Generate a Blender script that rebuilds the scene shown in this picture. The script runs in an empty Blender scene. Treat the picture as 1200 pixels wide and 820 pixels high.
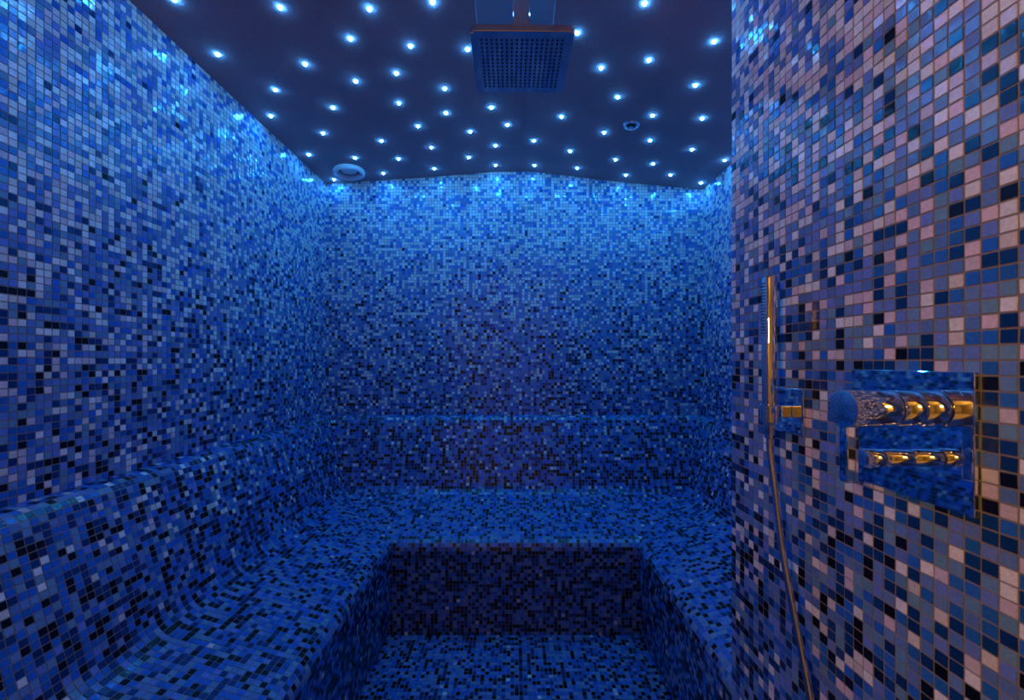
import bpy, bmesh, math, random
import numpy as np
from mathutils import Matrix, Vector

random.seed(7)
rng = np.random.default_rng(11)
scene = bpy.context.scene
COL = scene.collection

# ------------------------------------------------------------------ camera
EYE = 1.215                       # eye height above the floor, metres
cam_d = bpy.data.cameras.new('camera')
cam = bpy.data.objects.new('camera', cam_d)
COL.objects.link(cam)
cam.location = (0, 0, EYE)
cam.rotation_euler = (math.pi / 2, 0, 0)
FPX = 485.0                       # focal length for a 1200 px wide picture
cam_d.sensor_width = 36
cam_d.lens = 36 * FPX / 1200
cam_d.shift_x = -3 / 1200
cam_d.shift_y = 12 / 1200
cam_d.clip_start = 0.02
cam_d.dof.use_dof = True
cam_d.dof.focus_distance = 1.15
cam_d.dof.aperture_fstop = 7.0
scene.camera = cam

# ------------------------------------------------------------------ world, exposure
world = bpy.data.worlds.new('world')
scene.world = world
world.use_nodes = True
world.node_tree.nodes['Background'].inputs[0].default_value = (0.0, 0.0, 0.0, 1)
world.node_tree.nodes['Background'].inputs[1].default_value = 0.0
scene.view_settings.view_transform = 'Standard'
scene.view_settings.look = 'None'
scene.view_settings.gamma = 1
scene.view_settings.exposure = 0.0
scene.view_settings.use_curve_mapping = False

STAR_POWER = 0.23                 # watts of each little ceiling star
STAR_COLOR = (0.012, 0.30, 1.0)
HALL_POWER = 330.0                 # warm lamp in the hall outside the door
HALL_COLOR = (1.0, 0.50, 0.13)

# ------------------------------------------------------------------ sizes
P = 0.0165                        # mosaic pitch
GAP = 0.0020                      # grout joint
HW = 1.064                        # half room width
YB = 2.335                        # back wall
YF = -0.35                        # entrance wall
YE = 0.9462                       # end of the shower wall
TH = 0.0011                       # tiles stand proud of the grout

CEIL = [(-1.064, 2.209), (-.75, 2.231), (-.448, 2.250), (-.274, 2.266), (-.1, 2.279), (.029, 2.282),
        (.13, 2.277), (.217, 2.266), (.544, 2.226), (1.064, 2.178)]
CX_, CZ_ = np.array(CEIL).T
def ceil_z(x):
    return np.interp(x, CX_, CZ_)

SHX, SHK = 0.5205, 0.0247         # shower wall face: x = SHX - SHK*y
def sh_x(y):
    return SHX - SHK * y

# ------------------------------------------------------------------ materials
def new_mat(name):
    m = bpy.data.materials.new(name)
    m.use_nodes = True
    nt = m.node_tree
    return m, nt, nt.nodes['Principled BSDF']

def node(nt, kind, **kw):
    n = nt.nodes.new(kind)
    for k, v in kw.items():
        setattr(n, k, v)
    return n

def mat_tile():
    m, nt, b = new_mat('glass_mosaic')
    at = node(nt, 'ShaderNodeAttribute', attribute_name='tile_color')
    geo = node(nt, 'ShaderNodeNewGeometry')
    n1 = node(nt, 'ShaderNodeTexNoise'); n1.inputs['Scale'].default_value = 240; n1.inputs['Detail'].default_value = 3
    n2 = node(nt, 'ShaderNodeTexNoise'); n2.inputs['Scale'].default_value = 95; n2.inputs['Detail'].default_value = 2
    nt.links.new(geo.outputs['Position'], n1.inputs['Vector'])
    nt.links.new(geo.outputs['Position'], n2.inputs['Vector'])
    mr = node(nt, 'ShaderNodeMapRange')
    mr.inputs['To Min'].default_value = 0.72; mr.inputs['To Max'].default_value = 1.26
    nt.links.new(n1.outputs['Fac'], mr.inputs['Value'])
    mx = node(nt, 'ShaderNodeMix', data_type='RGBA', blend_type='MULTIPLY')
    mx.inputs['Factor'].default_value = 1
    nt.links.new(at.outputs['Color'], mx.inputs['A'])
    nt.links.new(mr.outputs['Result'], mx.inputs['B'])
    nt.links.new(mx.outputs['Result'], b.inputs['Base Color'])
    b.inputs['Roughness'].default_value = 0.13
    b.inputs['IOR'].default_value = 1.5
    bp = node(nt, 'ShaderNodeBump'); bp.inputs['Strength'].default_value = 0.25; bp.inputs['Distance'].default_value = 0.0012
    nt.links.new(n2.outputs['Fac'], bp.inputs['Height'])
    nt.links.new(bp.outputs['Normal'], b.inputs['Normal'])
    return m

def mat_noise(name, c1, c2, scale, rough, bump=0.0, dist=0.001, metallic=0.0, spec=0.5):
    m, nt, b = new_mat(name)
    geo = node(nt, 'ShaderNodeNewGeometry')
    n = node(nt, 'ShaderNodeTexNoise'); n.inputs['Scale'].default_value = scale; n.inputs['Detail'].default_value = 4
    nt.links.new(geo.outputs['Position'], n.inputs['Vector'])
    r = node(nt, 'ShaderNodeMix', data_type='RGBA')
    nt.links.new(n.outputs['Fac'], r.inputs['Factor'])
    r.inputs['A'].default_value = (*c1, 1); r.inputs['B'].default_value = (*c2, 1)
    nt.links.new(r.outputs['Result'], b.inputs['Base Color'])
    b.inputs['Roughness'].default_value = rough
    b.inputs['Metallic'].default_value = metallic
    b.inputs['Specular IOR Level'].default_value = spec
    if bump:
        bp = node(nt, 'ShaderNodeBump'); bp.inputs['Strength'].default_value = bump; bp.inputs['Distance'].default_value = dist
        nt.links.new(n.outputs['Fac'], bp.inputs['Height'])
        nt.links.new(bp.outputs['Normal'], b.inputs['Normal'])
    return m

def mat_emit(name, color, strength):
    m, nt, b = new_mat(name)
    b.inputs['Base Color'].default_value = (.8, .8, .8, 1)
    b.inputs['Emission Color'].default_value = (*color, 1)
    b.inputs['Emission Strength'].default_value = strength
    return m

M_TILE = mat_tile()
M_GROUT = mat_noise('grout', (.20, .17, .165), (.27, .235, .23), 60, .85, .3, .0006)
M_CEIL = mat_noise('dark_ceiling_plaster', (.28, .17, .19), (.66, .42, .46), 300, .9, .8, .0018, spec=.12)
M_CEIL2 = mat_noise('smooth_ceiling_board', (.40, .37, .40), (.46, .43, .46), 40, .25, .08, .001)
M_CHROME = mat_noise('chrome', (.86, .86, .87), (.93, .93, .93), 25, .035, metallic=1)
M_CHROME_S = mat_noise('satin_chrome', (.66, .67, .69), (.76, .76, .78), 90, .11, metallic=1)
M_RUBBER = mat_noise('black_rubber', (.012, .012, .013), (.03, .03, .03), 60, .5)
M_WHITE = mat_noise('white_plastic', (.78, .78, .78), (.84, .84, .84), 30, .35)
M_HALL = mat_noise('ochre_plaster', (.32, .27, .14), (.42, .35, .18), 5, .8, .2, .003)
M_HALLFLOOR = mat_noise('hall_stone', (.34, .28, .17), (.46, .38, .24), 7, .4)
M_STAR = mat_emit('star_lens', (.05, .38, 1.0), 150)
M_LAMP = mat_emit('warm_glass', HALL_COLOR, 20)

# ------------------------------------------------------------------ mesh helpers
def link(o, parent=None):
    COL.objects.link(o)
    if parent is not None:
        o.parent = parent
    return o

def mesh_obj(name, bm, mat, parent=None, smooth=False, sharp=24):
    me = bpy.data.meshes.new(name)
    bm.to_mesh(me); bm.free()
    me.materials.append(mat)
    if smooth:
        me.polygons.foreach_set('use_smooth', [True] * len(me.polygons))
        me.set_sharp_from_angle(angle=math.radians(sharp))
    return link(bpy.data.objects.new(name, me), parent)

def empty(name, matrix=None, parent=None):
    o = link(bpy.data.objects.new(name, None), parent)
    o.empty_display_size = .05
    if matrix is not None:
        o.matrix_world = matrix
    return o

def tag(o, label=None, cat=None, group=None, kind=None):
    if label: o['label'] = label
    if cat: o['category'] = cat
    if group: o['group'] = group
    if kind: o['kind'] = kind
    return o

def bm_box(bm, x0, x1, y0, y1, z0, z1, bev=0.0, seg=2):
    r = bmesh.ops.create_cube(bm, size=1)
    vs = r['verts']
    for v in vs:
        v.co = Vector(((x0 + x1) / 2 + v.co.x * (x1 - x0), (y0 + y1) / 2 + v.co.y * (y1 - y0), (z0 + z1) / 2 + v.co.z * (z1 - z0)))
    if bev:
        es = {e for v in vs for e in v.link_edges}
        bmesh.ops.bevel(bm, geom=list(es), offset=bev, segments=seg, affect='EDGES', profile=.5)
    return bm

def box(name, ext, mat, parent=None, bev=0.0, seg=2):
    return mesh_obj(name, bm_box(bmesh.new(), *ext, bev=bev, seg=seg), mat, parent, smooth=bev > 0, sharp=8 if seg < 4 else 24)

def bm_lathe(bm, prof, n=40, mat=None, loop=False):
    """prof: list of (radius, z); turned about z, ends closed when radius > 0"""
    rings = []
    for r, z in prof:
        if r < 1e-6:
            rings.append([bm.verts.new((0, 0, z))])
        else:
            rings.append([bm.verts.new((r * math.cos(2 * math.pi * i / n), r * math.sin(2 * math.pi * i / n), z)) for i in range(n)])
    for a, b in zip(rings[:-1] + ([rings[-1]] if loop else []), rings[1:] + ([rings[0]] if loop else [])):
        for i in range(n):
            j = (i + 1) % n
            if len(a) == 1 and len(b) == 1: continue
            if len(a) == 1: bm.faces.new((a[0], b[j], b[i]))
            elif len(b) == 1: bm.faces.new((a[i], a[j], b[0]))
            else: bm.faces.new((a[i], a[j], b[j], b[i]))
    for ring, flip in (() if loop else ((rings[0], True), (rings[-1], False))):
        if len(ring) > 1:
            bm.faces.new(ring[::-1] if flip else ring)
    if mat is not None:
        seen = set(v for ring in rings for v in ring)
        bmesh.ops.transform(bm, matrix=mat, verts=list(seen))
    bmesh.ops.recalc_face_normals(bm, faces=bm.faces[:])
    return bm

def lathe(name, prof, mat, parent=None, n=40, M=None, loop=False):
    return mesh_obj(name, bm_lathe(bmesh.new(), prof, n, M, loop), mat, parent, smooth=True)

def cyl_prof(r, z0, z1, c=.0012):
    return [(r - c, z0), (r - c * .3, z0 + c * .3), (r, z0 + c), (r, z1 - c), (r - c * .3, z1 - c * .3), (r - c, z1)]

def catmull(pts, n):
    pts = [np.array(p, float) for p in pts]
    pts = [2 * pts[0] - pts[1]] + pts + [2 * pts[-1] - pts[-2]]
    out = []
    for i in range(1, len(pts) - 2):
        p0, p1, p2, p3 = pts[i - 1:i + 3]
        for k in range(n):
            t = k / n
            out.append(.5 * (2 * p1 + (p2 - p0) * t + (2 * p0 - 5 * p1 + 4 * p2 - p3) * t * t + (3 * p1 - p0 - 3 * p2 + p3) * t ** 3))
    out.append(pts[-2])
    return np.array(out)

def tube(name, path, radius, mat, parent=None, n=10):
    """radius: a function of the point index"""
    bm = bmesh.new()
    rings = []
    m = len(path)
    up = Vector((1, 0, 0))
    for i in range(m):
        t = Vector(path[min(i + 1, m - 1)] - path[max(i - 1, 0)]).normalized()
        a = (up - t * up.dot(t)).normalized(); b = t.cross(a)
        r = radius(i)
        rings.append([bm.verts.new(Vector(path[i]) + (a * math.cos(2 * math.pi * k / n) + b * math.sin(2 * math.pi * k / n)) * r) for k in range(n)])
    for a, b in zip(rings[:-1], rings[1:]):
        for i in range(n):
            j = (i + 1) % n
            bm.faces.new((a[i], a[j], b[j], b[i]))
    bm.faces.new(rings[0]); bm.faces.new(rings[-1])
    bmesh.ops.recalc_face_normals(bm, faces=bm.faces[:])
    me = bpy.data.meshes.new(name); bm.to_mesh(me); bm.free()
    me.materials.append(mat)
    me.polygons.foreach_set('use_smooth', [True] * len(me.polygons))
    return link(bpy.data.objects.new(name, me), parent)

# ------------------------------------------------------------------ mosaic
# six glass colours: pearl white, periwinkle, grey blue, mid blue, navy, black
BASE = np.array([(.76, .67, .67), (.13, .23, .56), (.14, .265, .44), (.022, .135, .50), (.005, .04, .16), (.005, .006, .010)])
NV = 5
_v = np.random.default_rng(3)
PAL = np.clip(BASE[:, None, :] * _v.uniform(.80, 1.18, (6, NV, 1)) * _v.uniform(.90, 1.10, (6, NV, 3)), 0, .85).reshape(-1, 3)

HK = np.array([0.0, .4, .8, 1.2, 1.35, 1.75, 2.0, 2.25])
HWT = np.array([(.03, .20, .12, .22, .24, .19), (.05, .21, .13, .21, .23, .17), (.11, .25, .13, .19, .20, .12),
                (.21, .26, .15, .15, .15, .08), (.29, .28, .15, .10, .12, .06), (.48, .25, .11, .11, .045, .005),
                (.60, .20, .08, .10, .02, .00), (.70, .17, .05, .08, .00, .00)])

def pick(weights):
    c = np.cumsum(weights, axis=1); c /= c[:, -1:]
    cls = (rng.random(len(c))[:, None] > c).sum(axis=1).clip(0, 5)
    return cls * NV + rng.integers(0, NV, len(c))

def pick_height(h):
    return pick(np.stack([np.interp(h, HK, HWT[:, k]) for k in range(6)], axis=1))

def pick_fixed(n, w):
    return pick(np.tile(np.array(w, float), (n, 1)))

def field_mesh(name, C, N, col, parent):
    """one mesh of many tiles. C: (n,4,3) corners on the grout plane, N: (n,3) normals, col: palette index"""
    n = len(C)
    ab = rng.normal(0, .00017, (n, 2))
    su = np.array([-1, 1, 1, -1.]); sv = np.array([-1, -1, 1, 1.])
    lift = TH + rng.normal(0, .00010, (n, 1)) + ab[:, :1] * su + ab[:, 1:] * sv
    ctr = C.mean(axis=1, keepdims=True)
    top = C + (ctr - C) * .035 + N[:, None, :] * lift[:, :, None]
    bot = C - N[:, None, :] * .0006
    V = np.concatenate([bot, top], axis=1).reshape(-1, 3)
    q = np.array([(4, 5, 6, 7), (0, 1, 5, 4), (1, 2, 6, 5), (2, 3, 7, 6), (3, 0, 4, 7)])
    Fq = (np.arange(n)[:, None, None] * 8 + q).reshape(-1)
    me = bpy.data.meshes.new(name)
    me.vertices.add(len(V)); me.vertices.foreach_set('co', V.astype(np.float32).ravel())
    me.loops.add(len(Fq)); me.loops.foreach_set('vertex_index', Fq.astype(np.int32))
    me.polygons.add(n * 5)
    me.polygons.foreach_set('loop_start', (np.arange(n * 5) * 4).astype(np.int32))
    me.polygons.foreach_set('use_smooth', np.zeros(n * 5, bool))
    me.update(calc_edges=True)
    at = me.attributes.new('tile_color', 'FLOAT_COLOR', 'FACE')
    c = np.ones((n, 4), np.float32)
    c[:, :3] = PAL[col] * rng.uniform(.93, 1.07, (n, 1))
    at.data.foreach_set('color', np.repeat(c, 5, axis=0).ravel())
    me.materials.append(M_TILE)
    o = link(bpy.data.objects.new(name, me), parent)
    o['kind'] = 'stuff'
    return o

_tile_mesh = {}
def tile_mesh(ci):
    """a unit tile with eased edges: x, y in -.5...5, z 0..1"""
    if ci not in _tile_mesh:
        me = bpy.data.meshes.new('tile')
        a, b = .5, .484
        vs = [(-a, -a, 0), (a, -a, 0), (a, a, 0), (-a, a, 0), (-b, -b, 1), (b, -b, 1), (b, b, 1), (-b, b, 1)]
        fs = [(4, 5, 6, 7)] + [(k, (k + 1) % 4, 4 + (k + 1) % 4, 4 + k) for k in range(4)]
        me.from_pydata(vs, [], fs)
        at = me.attributes.new('tile_color', 'FLOAT_COLOR', 'FACE')
        for d in at.data:
            d.color = (*PAL[ci], 1)
        me.materials.append(M_TILE)
        _tile_mesh[ci] = me
    return _tile_mesh[ci]

def projected(C):
    """picture size of each tile from the photographer's place (0 when out of the frame)"""
    c = C.mean(axis=1)
    d = np.maximum(c[:, 1], .05)
    x = 603 + FPX * c[:, 0] / d; y = 422 - FPX * (c[:, 2] - EYE) / d
    px = 603 + FPX * C[:, :, 0] / np.maximum(C[:, :, 1], .05); py = 422 - FPX * (C[:, :, 2] - EYE) / np.maximum(C[:, :, 1], .05)
    area = .5 * np.abs((px[:, 0] - px[:, 2]) * (py[:, 1] - py[:, 3]) - (px[:, 1] - px[:, 3]) * (py[:, 0] - py[:, 2]))
    ok = (c[:, 1] > .2) & (x > 1) & (x < 1199) & (y > 1) & (y < 819)
    return np.where(ok, area, 0), x, y

def lay(C, N, col, parent, singles=0, ok=None, field_name='tile_field'):
    """the largest tiles in view become objects, the others one field"""
    C = np.asarray(C, float); N = np.asarray(N, float)
    take = np.zeros(len(C), bool)
    if singles:
        a, _, _ = projected(C)
        if ok is not None:
            a = np.where(ok, a, 0)
        idx = np.argsort(-a)[:singles]
        take[idx[a[idx] > 0]] = True
        for i in np.nonzero(take)[0]:
            c = C[i]; u = (c[1] + c[2] - c[0] - c[3]) / 2; v = (c[2] + c[3] - c[0] - c[1]) / 2
            n = N[i]; ctr = c.mean(axis=0) - n * .0006
            t = rng.normal(0, .022, 2)
            uu = u + n * t[0] * np.linalg.norm(u) * .9; vv = v + n * t[1] * np.linalg.norm(v) * .9
            o = bpy.data.objects.new('tile', tile_mesh(int(col[i])))
            w = n * (TH + .0006)
            o.matrix_basis = Matrix(((uu[0], vv[0], w[0], ctr[0]), (uu[1], vv[1], w[1], ctr[1]), (uu[2], vv[2], w[2], ctr[2]), (0, 0, 0, 1)))
            link(o, parent)
    field_mesh(field_name, C[~take], N[~take], col[~take], parent)

def grid_cells(origin, u, v, n, us, vs, top=None):
    """cells of a flat mosaic; us, vs are the joint lines; top(u, v) optionally clips the v of corners"""
    U0, V0 = np.meshgrid(us[:-1], vs[:-1], indexing='ij'); U1, V1 = np.meshgrid(us[1:], vs[1:], indexing='ij')
    g = GAP / 2
    j = lambda: rng.normal(0, .00012, U0.size)
    u0, u1, v0, v1 = U0.ravel() + g + j(), U1.ravel() - g + j(), V0.ravel() + g + j(), V1.ravel() - g + j()
    UV = np.stack([np.stack([u0, v0], 1), np.stack([u1, v0], 1), np.stack([u1, v1], 1), np.stack([u0, v1], 1)], 1)
    if top is not None:
        UV[:, :, 1] = np.minimum(UV[:, :, 1], top(UV[:, :, 0]))
        keep = (UV[:, 2, 1] - UV[:, 1, 1] > .003) & (UV[:, 3, 1] - UV[:, 0, 1] > .003)
        UV = UV[keep]
    o, u, v = (np.array(t, float) for t in (origin, u, v))
    C = o + UV[:, :, :1] * u + UV[:, :, 1:] * v
    return C, np.tile(np.array(n, float), (len(C), 1))

def lines(a, b, step=P, start=None):
    """joint lines from a to b"""
    k = max(1, round((b - a) / step))
    return np.linspace(a, b, k + 1)

# ------------------------------------------------------------------ bench profile (distance from wall, height)
def arc(cx, cz, r, a0, a1, n):
    return [(cx + r * math.cos(math.radians(a)), cz + r * math.sin(math.radians(a))) for a in np.linspace(a0, a1, n)]

LEDGE = .908
def fillet(p0, p1, p2, r, n=8):
    """points of a rounding of radius r at p1"""
    p0, p1, p2 = (np.array(p, float) for p in (p0, p1, p2))
    a = (p0 - p1) / np.linalg.norm(p0 - p1); b = (p2 - p1) / np.linalg.norm(p2 - p1)
    ang = math.acos(np.dot(a, b)); t = r / math.tan(ang / 2)
    c = p1 + (a + b) / np.linalg.norm(a + b) * r / math.sin(ang / 2)
    s = p1 + a * t; e = p1 + b * t
    th0 = math.atan2(*(s - c)[::-1]); th1 = math.atan2(*(e - c)[::-1])
    d = (th1 - th0 + math.pi) % (2 * math.pi) - math.pi
    return [tuple(c + r * np.array((math.cos(th0 + d * k / n), math.sin(th0 + d * k / n)))) for k in range(n + 1)]

BI = .0022                        # bench stands clear of the wall tiles
K0, K1, K2, K3, K4 = (BI, LEDGE), (.058, LEDGE - .004), (.160, .520), (.524, .418), (.506, 0)
PROF = [K0] + fillet(K0, K1, K2, .038) + fillet(K1, K2, K3, .075) + fillet(K2, K3, K4, .050) + [K4]
PROF = np.array(PROF)
seg = np.linalg.norm(np.diff(PROF, axis=0), axis=1)
S_ = np.concatenate([[0], np.cumsum(seg)])
NROW = round(S_[-1] / P)
RS = np.linspace(0, S_[-1], NROW + 1)
def prof_at(s):
    return np.stack([np.interp(s, S_, PROF[:, 0]), np.interp(s, S_, PROF[:, 1])], axis=-1)
# arc length at which backrest becomes seat and seat becomes riser
S_SEAT = S_[1 + 9 + 4]
S_RISE = S_[1 + 9 + 9 + 5]
R_SEAT = int(round(S_SEAT / RS[1])); R_RISE = int(round(S_RISE / RS[1]))

# ------------------------------------------------------------------ setting: floor, walls, ceiling
floor = tag(box('floor', (-HW - .1, HW + .1, YF - .12, YB + .1, -.1, 0), M_GROUT),
            'blue and black mosaic floor sunk between the benches', 'floor', kind='structure')
C, N = grid_cells((0, 0, 0), (1, 0, 0), (0, 1, 0), (0, 0, 1), lines(-HW + .505, HW - .505), lines(YF, YB - .505))
sel = ~((C[:, :, 0].max(1) > sh_x(C[:, 0, 1]) - .001) & (C[:, :, 1].min(1) < YE))
C, N = C[sel], N[sel]
lay(C, N, pick_fixed(len(C), (.005, .15, .18, .29, .18, .195)), floor)

wall_left = tag(box('wall_left', (-HW - .1, -HW, YF - .12, YB + .1, 0, 2.5), M_GROUT),
                'long mosaic wall above the bench, pale at the top and darker below', 'wall', kind='structure')
C, N = grid_cells((-HW, 0, 0), (0, 1, 0), (0, 0, 1), (1, 0, 0), lines(YF, YB), np.arange(LEDGE, 2.24, P), top=lambda u: np.full_like(u, 2.207))
C = C[:, [1, 0, 3, 2]]
lay(C, N, pick_height(C[:, 0, 2]), wall_left, 300)

wall_back = tag(box('wall_back', (-HW, HW, YB, YB + .1, 0, 2.5), M_GROUT),
                'mosaic end wall fading from pale blue under the ceiling to navy', 'wall', kind='structure')
C, N = grid_cells((0, YB, 0), (1, 0, 0), (0, 0, 1), (0, -1, 0), np.linspace(-HW, HW, 130), np.arange(LEDGE, 2.31, P), top=lambda u: ceil_z(u) - .002)
lay(C, N, pick_height(C[:, 0, 2]), wall_back)

wall_right = tag(box('wall_right', (HW, HW + .1, YE, YB + .1, 0, 2.5), M_GROUT),
                 'short mosaic wall beyond the shower wall end', 'wall', kind='structure')
C, N = grid_cells((HW, 0, 0), (0, 1, 0), (0, 0, 1), (-1, 0, 0), lines(YE, YB), np.arange(LEDGE, 2.2, P), top=lambda u: np.full_like(u, 2.176))
lay(C, N, pick_height(C[:, 0, 2]), wall_right)

# shower wall: a deep pier whose face carries the mixer
bm = bmesh.new()
x_e, x_f = sh_x(YE), sh_x(YF - .12)
foot = [(x_e, YE), (HW + .1, YE), (HW + .1, YF - .12), (x_f, YF - .12)]
vb = [bm.verts.new((x, y, 0)) for x, y in foot]; vt = [bm.verts.new((x, y, 2.5)) for x, y in foot]
bm.faces.new(vb); bm.faces.new(vt)
for i in range(4):
    bm.faces.new((vb[i], vb[(i + 1) % 4], vt[(i + 1) % 4], vt[i]))
bmesh.ops.recalc_face_normals(bm, faces=bm.faces[:])
wall_shower = tag(mesh_obj('wall_shower', bm, M_GROUT),
                  'mosaic shower wall of white, lavender, navy and black tiles carrying the mixer', 'wall', kind='structure')
nrm = math.hypot(1, SHK)
SU = np.array((SHK, -1, 0)) / nrm       # along the wall towards the camera
SN = np.array((-1, -SHK, 0)) / nrm      # out of the wall
L = (YE - YF) * nrm
C, N = grid_cells((x_e, YE, 0), SU, (0, 0, 1), SN, np.arange(0, L, P), EYE + P * np.arange(-73, 62),
                  top=lambda u: ceil_z(x_e + u * SU[0]) - .002)
C[:, :, 2] = np.maximum(C[:, :, 2], .002)
cls = pick_height(C[:, 0, 2])
lay(C, N, cls, wall_shower, 300)
C, N = grid_cells((x_e, YE, 0), (1, 0, 0), (0, 0, 1), (0, 1, 0), lines(0, HW - x_e), EYE + P * np.arange(-73, 62),
                  top=lambda u: ceil_z(x_e + u) - .002)
C = C[:, [1, 0, 3, 2]]
sel = (C[:, 0, 2] > LEDGE - .05) & (C[:, :, 2].min(1) > .002)
C, N = C[sel], N[sel]
lay(C, N, pick_height(C[:, 0, 2]), wall_shower, field_name='end_tile_field')

# entrance wall behind the photographer, with a doorway to the warm hall
bm = bmesh.new()
DX0, DX1, DZ = -.80, sh_x(YF) - .03, 2.17
bm_box(bm, -HW - .1, DX0, YF - .12, YF, 0, 2.5)
bm_box(bm, DX0, -.52, YF - .12, YF, 0, .94)
bm_box(bm, DX1, sh_x(YF), YF - .12, YF, 0, 2.5)
bm_box(bm, DX0, DX1, YF - .12, YF, DZ, 2.5)
tag(mesh_obj('wall_front', bm, M_GROUT), 'entrance wall with a doorway to the warm hall', 'wall', kind='structure')

# ceiling slab with a shallow rounded ridge
xs = np.linspace(-HW, HW, 61)
k = np.exp(-.5 * (np.arange(-3, 4) / 1.4) ** 2); k /= k.sum()
zs = np.convolve(np.pad(ceil_z(xs), 3, mode='edge'), k, mode='valid')
zs[:2] = ceil_z(xs[:2]); zs[-2:] = ceil_z(xs[-2:])
bm = bmesh.new()
ya, yb = YF, YB
A = [bm.verts.new((x, ya, z)) for x, z in zip(xs, zs)]; B = [bm.verts.new((x, yb, z)) for x, z in zip(xs, zs)]
A2 = [bm.verts.new((x, ya, 2.45)) for x in xs]; B2 = [bm.verts.new((x, yb, 2.45)) for x in xs]
for i in range(60):
    bm.faces.new((A[i], B[i], B[i + 1], A[i + 1])); bm.faces.new((A2[i], A2[i + 1], B2[i + 1], B2[i]))
    bm.faces.new((A[i], A[i + 1], A2[i + 1], A2[i])); bm.faces.new((B[i], B2[i], B2[i + 1], B[i + 1]))
bm.faces.new((A[0], A2[0], B2[0], B[0])); bm.faces.new((A[-1], B[-1], B2[-1], A2[-1]))
bmesh.ops.recalc_face_normals(bm, faces=bm.faces[:])
ceiling = tag(mesh_obj('ceiling', bm, M_CEIL, smooth=True), 'dark speckled plaster ceiling with a low rounded ridge', 'ceiling', kind='structure')
panel = box('ridge_panel', (-.118, .122, YF, 1.40, 2.262, 2.29), M_CEIL2, ceiling, bev=.004)
# fine joint along the ridge behind the panel
box('ridge_joint', (.021, .0235, 1.40, YB - .002, 2.2785, 2.29), M_CEIL2, ceiling)

# the hall outside, seen only in the chrome
HX0, HX1, HY0, HY1 = -1.7, 1.7, -3.3, YF - .12
tag(box('floor_hall', (HX0, HX1, HY0, HY1, -.1, 0), M_HALLFLOOR), 'stone floor of the hall outside the steam room', 'floor', kind='structure')
tag(box('ceiling_hall', (HX0, HX1, HY0, HY1, 2.5, 2.6), M_HALL), 'ochre ceiling of the hall', 'ceiling', kind='structure')
tag(box('wall_hall_back', (HX0, HX1, HY0 - .1, HY0, 0, 2.5), M_HALL), 'ochre far wall of the hall', 'wall', kind='structure')
tag(box('wall_hall_left', (HX0 - .1, HX0, HY0, HY1, 0, 2.5), M_HALL), 'ochre hall wall on the bench side', 'wall', kind='structure')
tag(box('wall_hall_right', (HX1, HX1 + .1, HY0, HY1, 0, 2.5), M_HALL), 'ochre hall wall on the shower side', 'wall', kind='structure')

# ------------------------------------------------------------------ bench
bench = tag(empty('mosaic_bench'), 'U-shaped built-in mosaic bench with rounded edges and low backrest', 'bench')

def bench_part(name, s0, s1):
    """grout body of the rows between two arc lengths, along all three sides"""
    s = np.unique(np.concatenate([[s0, s1], S_[(S_ > s0) & (S_ < s1)]]))
    pts = prof_at(s)
    bm = bmesh.new()
    path = []
    for d, h in pts:
        path.append([bm.verts.new(p) for p in ((-HW + d, YF + .001, h), (-HW + d, YB - d, h), (HW - d, YB - d, h), (HW - d, YE + .002, h))])
    for a, b in zip(path[:-1], path[1:]):
        for i in range(3):
            bm.faces.new((a[i], a[i + 1], b[i + 1], b[i]))
    bmesh.ops.recalc_face_normals(bm, faces=bm.faces[:])
    me_o = mesh_obj(name, bm, M_GROUT, bench)
    return me_o

def bench_cells(r0, r1):
    Cs, Ns = [], []
    g = GAP / 2
    for r in range(r0, r1):
        a, b = prof_at(RS[r]), prof_at(RS[r + 1])
        t = (b - a) / np.linalg.norm(b - a)
        a2, b2 = a + t * g, b - t * g
        nn = np.array((-t[1], t[0]))            # (d, h): outward from the bench body
        if nn[0] < 0 and nn[1] < 0 or nn[0] + nn[1] < 0: nn = -nn
        # left run (along +y), back run (along +x), right run (along +y)
        for run in range(3):
            if run == 0: js = lines(YF + .001, YB)
            elif run == 1: js = np.linspace(-HW, HW, 130)
            else: js = lines(YE + .002, YB)
            j0, j1 = js[:-1] + g, js[1:] - g
            s = np.stack([j0, j1, j1, j0], 1)
            s = s + rng.normal(0, .00012, s.shape)
            dd = np.array([a2[0], a2[0], b2[0], b2[0]]); hh = np.array([a2[1], a2[1], b2[1], b2[1]])
            D = np.tile(dd, (len(s), 1)); Hh = np.tile(hh, (len(s), 1))
            if run == 1:
                s = np.clip(s, -HW + D + g, HW - D - g)
            else:
                s = np.minimum(s, YB - D - g)
            ok = (np.minimum(s[:, 1] - s[:, 0], s[:, 2] - s[:, 3]) > -1e-6) & (np.maximum(s[:, 1] - s[:, 0], s[:, 2] - s[:, 3]) > .002)
            s, D, Hh = s[ok], D[ok], Hh[ok]
            if run == 0: c = np.stack([-HW + D, s, Hh], 2); n = (nn[0], 0, nn[1])
            elif run == 1: c = np.stack([s, YB - D, Hh], 2); n = (0, -nn[0], nn[1])
            else: c = np.stack([HW - D, s, Hh], 2); n = (-nn[0], 0, nn[1])
            cr = np.cross(c[0, 1] - c[0, 0], c[0, 3] - c[0, 0]) if len(c) else np.zeros(3)
            m = len(c) // 2
            cr = np.cross(c[m, 1] - c[m, 0], c[m, 3] - c[m, 0])
            if np.dot(cr, n) < 0: c = c[:, [1, 0, 3, 2]]
            Cs.append(c); Ns.append(np.tile(n, (len(c), 1)))
    return np.concatenate(Cs), np.concatenate(Ns)

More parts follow.
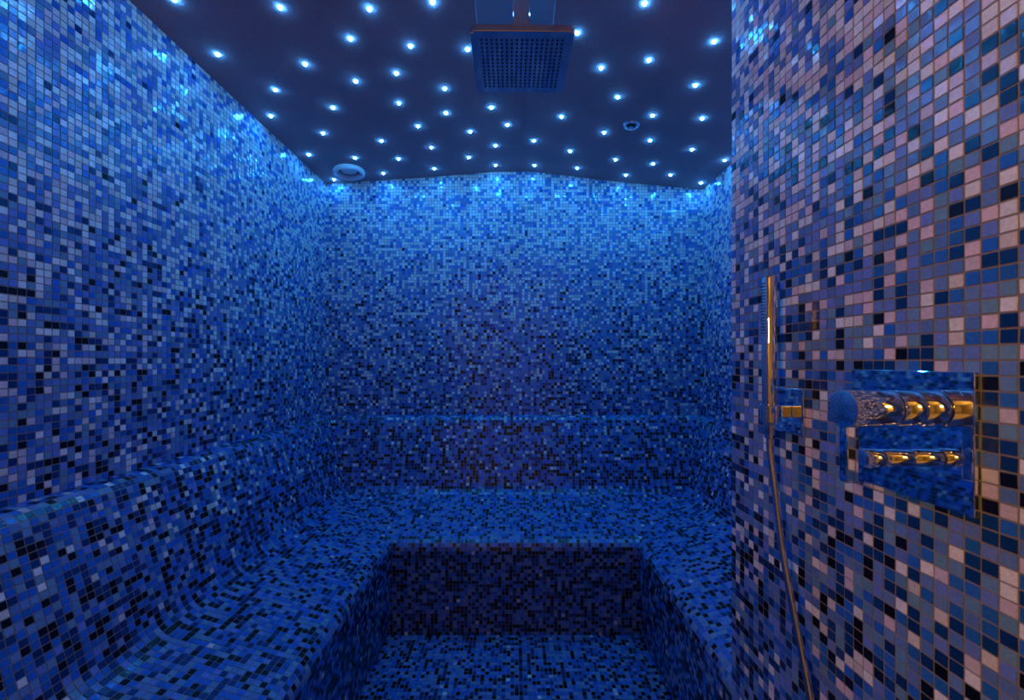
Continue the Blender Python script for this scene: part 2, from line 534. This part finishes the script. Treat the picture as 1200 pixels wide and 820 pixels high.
backrest = bench_part('backrest', 0, RS[R_SEAT])
C, N = bench_cells(0, R_SEAT)
col = np.where(C[:, 0, 2] > .70, pick_fixed(len(C), (.075, .10, .14, .31, .21, .165)), pick_fixed(len(C), (.03, .09, .12, .30, .24, .22)))
lay(C, N, col, backrest, 230)
seat = bench_part('seat', RS[R_SEAT], RS[R_RISE])
C, N = bench_cells(R_SEAT, R_RISE)
lay(C, N, pick_fixed(len(C), (.004, .17, .19, .29, .17, .176)), seat, 70)
riser = bench_part('riser', RS[R_RISE], S_[-1])
C, N = bench_cells(R_RISE, NROW)
lay(C, N, pick_fixed(len(C), (.005, .11, .12, .23, .25, .29)), riser)

# ------------------------------------------------------------------ shower fittings on the shower wall
def wall_frame(y, z):
    """local x along the wall to the camera, y up, z out of the wall"""
    return Matrix(((SU[0], 0, SN[0], sh_x(y)), (SU[1], 0, SN[1], y), (0, 1, 0, z), (0, 0, 0, 1)))

T0 = .0014                        # just proud of the tiles
mixer = tag(empty('shower_mixer', wall_frame(.532, 1.122)), 'chrome shower mixer with lever on a square mirror plate', 'shower mixer')
box('wall_plate', (-.080, .080, -.080, .080, T0, .0075), M_CHROME, mixer, bev=.0012)
UX, UY = .010, .032
T = Matrix.Translation((UX, UY, 0))
lathe('body', cyl_prof(.0230, .0075, .0355, .001), M_CHROME, mixer, 64, T)
lathe('ring', cyl_prof(.0216, .0355, .0382, .0003), M_RUBBER, mixer, 48, T)
knob = lathe('knob', cyl_prof(.0235, .0382, .0960, .0012), M_CHROME, mixer, 64, T)
box('lever', (UX - .0065, UX + .0065, UY - .092, UY - .010, .0795, .0955), M_CHROME, knob, bev=.0018, seg=3)
T2 = Matrix.Translation((.006, -.031, 0))
lathe('diverter_stem', cyl_prof(.0112, .0075, .044, .0008), M_CHROME, mixer, 48, T2)
lathe('ring', cyl_prof(.0104, .044, .0462, .0003), M_RUBBER, mixer, 40, T2)
lathe('diverter_knob', cyl_prof(.0120, .0462, .0690, .001), M_CHROME, mixer, 48, T2)

bracket = tag(empty('shower_bracket', wall_frame(.75, 1.124)), 'square chrome wall bracket holding the hand shower', 'bracket')
box('wall_plate', (-.037, .037, -.041, .041, T0, .0068), M_CHROME, bracket, bev=.0022, seg=3)
box('arm', (-.011, .011, -.012, .009, .0068, .0265), M_CHROME, bracket, bev=.0015)
HO = .0405                        # distance of the hand shower axis from the wall
RX = Matrix.Rotation(-math.pi / 2, 4, 'X')
lathe('holder', [(.0138, -.020), (.0146, -.0195), (.0158, .010), (.0152, .0108), (.0130, .0108), (.0124, -.0195)], M_CHROME, bracket, 40,
      Matrix.Translation((0, 0, HO)) @ RX, loop=True)

hand = tag(empty('hand_shower', wall_frame(.75, 1.124)), 'slim chrome stick hand shower with ribbed hose in the bracket', 'hand shower')
TS = Matrix.Translation((0, 0, HO)) @ RX
lathe('handle', [(.0100, -.016), (.0108, -.014), (.0121, .016), (.0123, .05), (.0123, .2385), (.0118, .2405), (.0105, .2412)], M_CHROME, hand, 48, TS)
nz = bmesh.new()
for i in range(17):
    for j in (-1, 0, 1):
        a = math.radians(-18 + 0) * 0 + j * .30
        bm_lathe(nz, [(.0012, 0), (.0012, .0010), (.0007, .0016)], 8,
                 Matrix.Translation((math.sin(a) * .0121, .140 + i * .0056, HO + math.cos(a) * .0121)) @ Matrix.Rotation(a, 4, 'Y'))
o = mesh_obj('nozzle_strip', nz, M_RUBBER, hand); o['kind'] = 'stuff'
lathe('hose_nut', [(.0078, -.050), (.0086, -.048), (.0094, -.019), (.0088, -.016)], M_CHROME_S, hand, 12, TS)
# hose: hangs from the handle, swings towards the camera and returns to the wall outlet
inv = wall_frame(.75, 1.124).inverted()
def at_wall(y, z, out):
    p = np.array((sh_x(y), y, z)) + SN * out
    return np.array(inv @ Vector(p))
hp = catmull([at_wall(*q) for q in ((.7500, 1.078, HO), (.7485, 1.050, HO), (.7395, 1.000, .0395), (.7230, .895, .037), (.7020, .809, .034), (.6840, .740, .031),
                                    (.6640, .668, .029), (.6350, .560, .029), (.5980, .455, .032), (.5520, .400, .038), (.5150, .420, .044), (.5000, .480, .046), (.5000, .520, .046))], 42)
tube('hose', hp, lambda i: .0058 if i % 2 else .0049, M_CHROME_S, hand, 12)

outlet = tag(empty('hose_outlet', wall_frame(.5, .545)), 'small chrome wall elbow feeding the shower hose', 'hose outlet')
lathe('rosette', cyl_prof(.026, T0, .008, .0012), M_CHROME, outlet, 48)
lathe('elbow', cyl_prof(.0105, .008, .056, .0012), M_CHROME, outlet, 32)
lathe('spout', cyl_prof(.0085, -.030, .004, .001), M_CHROME, outlet, 32, Matrix.Translation((0, 0, .046)) @ RX)

# ------------------------------------------------------------------ rain shower
RZ = EYE + .782
rain = tag(empty('rain_shower', Matrix.Translation((.0175, 1.098, RZ)) @ Matrix.Rotation(math.radians(.6), 4, 'Z')), 'square chrome rain shower head hanging from the ceiling ridge', 'shower head')
bm = bmesh.new()
bm_box(bm, -.125, .125, -.115, .112, 0, .0165)
ve = [e for e in bm.edges if abs(e.verts[0].co.z - e.verts[1].co.z) > .01]
bmesh.ops.bevel(bm, geom=ve, offset=.007, segments=4, affect='EDGES')
he = [e for e in bm.edges if abs(e.verts[0].co.z - e.verts[1].co.z) < .001 and len(e.link_faces) == 2 and e.calc_face_angle() > .5]
bmesh.ops.bevel(bm, geom=he, offset=.0012, segments=2, affect='EDGES')
head = mesh_obj('head_plate', bm, M_CHROME_S, rain, smooth=True)
nz = bmesh.new()
for i in range(17):
    for j in range(14):
        bm_lathe(nz, [(.0027, .0005), (.0027, -.0012), (.0016, -.0018)], 10, Matrix.Translation((-.0995 + i * .199 / 16, -.087 + j * .172 / 13, 0)))
o = mesh_obj('nozzle_grid', nz, M_RUBBER, head, smooth=False); o['kind'] = 'stuff'
lathe('ball_joint', [(.030, .0165), (.030, .021), (.017, .026), (.0165, .034), (.021, .040), (.021, .050), (.013, .056)], M_CHROME, rain, 40)
box('arm', (-.024, .024, -.013, .013, .052, 2.262 - RZ - .010), M_CHROME, rain, bev=.006, seg=4)
box('ceiling_flange', (-.038, .038, -.030, .030, 2.262 - RZ - .010, 2.262 - RZ), M_CHROME, rain, bev=.002)

# ------------------------------------------------------------------ ceiling fittings
def slope(x):
    return math.atan2(float(ceil_z(x + .02) - ceil_z(x - .02)), .04)
def ceil_frame(x, y):
    return Matrix.Translation((x, y, float(np.interp(x, xs, zs)))) @ Matrix.Rotation(-slope(x), 4, 'Y') @ Matrix.Rotation(math.pi, 4, 'X')

vent = tag(empty('ceiling_vent', ceil_frame(-.879, 2.198)), 'round white ring vent in the ceiling by the end wall corner', 'vent')
lathe('ring', [(.054, 0), (.077, 0), (.080, .006), (.078, .017), (.071, .023), (.062, .021), (.056, .012)], M_WHITE, vent, 56, loop=True)
lathe('disc', [(.040, .0010), (.042, .003), (.030, .005), (0, .006)], M_WHITE, vent, 48)
lathe('recess', [(.0515, .0003), (.0515, .0009)], M_RUBBER, vent, 48)

sensor = tag(empty('ceiling_nozzle', ceil_frame(.504, 1.785)), 'small round chrome ceiling nozzle with dark centre', 'nozzle')
lathe('rim', [(.021, 0), (.034, 0), (.035, .003), (.032, .007), (.024, .008), (.021, .004)], M_CHROME, sensor, 40, loop=True)
lathe('core', [(.0205, .0004), (.0195, .003), (.012, .005), (0, .004)], M_RUBBER, sensor, 32)
lathe('pin', [(.0095, .004), (.0095, .012), (.006, .014), (0, .0142)], M_CHROME_S, sensor, 24)

STARS = [(-.677, 1.196), (-.428, 1.221), (-.241, 1.217), (-.945, 1.149), (-.526, 1.325), (-.346, 1.375), (-.971, 1.353), (-.719, 1.421), (-.427, 1.495),
         (-.584, 1.522), (-.89, 1.539), (-.465, 1.664), (-.731, 1.665), (-.996, 1.691), (-.427, 1.833), (-.851, 1.838), (-.621, 1.931), (-.406, 2.021),
         (-.999, 2.009), (-.798, 2.069), (-.591, 2.107), (-.434, 2.238), (-.714, 2.253), (-.997, 2.285), (.376, 1.196), (.202, 1.33), (-.16, 1.409),
         (.628, 1.302), (.457, 1.408), (.308, 1.471), (.658, 1.505), (-.27, 1.6), (.403, 1.616), (-.097, 1.74), (-.291, 1.756), (.569, 1.705),
         (.203, 1.789), (.768, 1.694), (-.032, 1.872), (-.205, 1.911), (.404, 1.868), (.619, 1.89), (.094, 2.004), (-.094, 2.049), (.829, 1.933),
         (.277, 2.064), (-.238, 2.148), (.511, 2.094), (1.016, 2.001), (.703, 2.099), (-.103, 2.254), (.109, 2.255), (.338, 2.231), (.828, 2.198),
         (.604, 2.247), (1.017, 2.256),
         (-.884, .734), (.834, 1.152), (.202, .806), (-.536, .561), (-.658, .875), (-.771, 1.047), (.642, 1.044), (.991, 1.285),
         (-.354, .486), (-.204, .732), (1.013, 1.481), (.214, 1.041), (-.498, 1.002), (.966, 1.041), (-.336, 1.067), (.416, .799),
         (-.173, .989), (1.008, 1.694), (.402, 1.024), (.799, .987)]
lens_bm = bm_lathe(bmesh.new(), [(.0060, 0), (.0060, .0030), (.0046, .0055), (.0024, .0068), (0, .0072)], 16)
lens_me = bpy.data.meshes.new('star_light'); lens_bm.to_mesh(lens_me); lens_bm.free()
lens_me.materials.append(M_STAR)
lens_me.polygons.foreach_set('use_smooth', [True] * len(lens_me.polygons))
def star_label(x, y):
    one = {(-.997, 2.285): 'star light in the corner between ring vent and long bench wall',
           (-.798, 2.069): 'star light just beside the round ring vent',
           (.569, 1.705): 'star light beside the small chrome ceiling nozzle',
           (-.16, 1.409): 'star light half hidden behind the rain shower head edge',
           (.202, 1.33): 'star light at the rain shower head edge towards the shower wall',
           (1.017, 2.256): 'star light in the corner of end wall and short wall'}
    if (x, y) in one:
        return one[(x, y)], 'single star lights by ceiling fittings and corners'
    if y < 1.19: return 'tiny blue star light in the ceiling before the rain shower', 'star lights before the rain shower'
    if y > 2.19: return 'tiny blue star light in the row along the end wall', 'star lights along the end wall'
    if x < -.84: return 'tiny blue star light close along the long bench wall', 'star lights along the long bench wall'
    if x > .80: return 'tiny blue star light close to the short wall', 'star lights by the short wall'
    if abs(x) < .16: return 'tiny blue star light near the ceiling ridge behind the rain shower', 'star lights near the ridge'
    if x < 0: return 'tiny blue star light on the ceiling slope over the long bench', 'star lights on the slope over the long bench'
    return 'tiny blue star light on the ceiling slope of the chrome nozzle', 'star lights on the slope of the nozzle'

for i, (x, y) in enumerate(STARS):
    o = bpy.data.objects.new('star_light', lens_me)
    o.matrix_basis = ceil_frame(x, y)
    link(o)
    lb, gp = star_label(x, y)
    tag(o, lb, 'ceiling light', gp)
    ld = bpy.data.lights.new('star_glow', 'AREA')
    ld.shape = 'DISK'; ld.size = .011
    ld.energy = STAR_POWER * random.uniform(.75, 1.25)
    ld.color = STAR_COLOR
    lo = bpy.data.objects.new('star_glow', ld)
    lo.matrix_basis = Matrix.Translation((0, 0, .0078)) @ Matrix.Rotation(math.pi, 4, 'X')
    link(lo, o)

# ------------------------------------------------------------------ warm globe lamps in the hall
def pendant(x, y, power, label):
    lamp = tag(empty('pendant_lamp', Matrix.Translation((x, y, 2.5))), label, 'lamp', 'globe lamps in the hall')
    lathe('ceiling_rose', [(.05, -.02), (.055, -.015), (.055, 0)], M_CHROME_S, lamp, 32)
    lathe('rod', [(.006, -.62), (.006, -.02)], M_CHROME_S, lamp, 12)
    R = .14
    lathe('globe', [(0, -.62 - 2 * R)] + [(R * math.sin(math.radians(a)), -.62 - R - R * math.cos(math.radians(a))) for a in range(12, 180, 12)] + [(0, -.62)], M_LAMP, lamp, 32)
    ld = bpy.data.lights.new('lamp_glow', 'POINT')
    ld.energy = power; ld.color = HALL_COLOR; ld.shadow_soft_size = .16
    link(bpy.data.objects.new('lamp_glow', ld), lamp).location = (0, 0, -.62 - R)

pendant(-1.40, -1.10, HALL_POWER, 'bright warm globe pendant in the hall across from the shower wall')
pendant(1.25, -1.35, HALL_POWER * .08, 'dimmer warm globe pendant in the hall behind the shower wall')
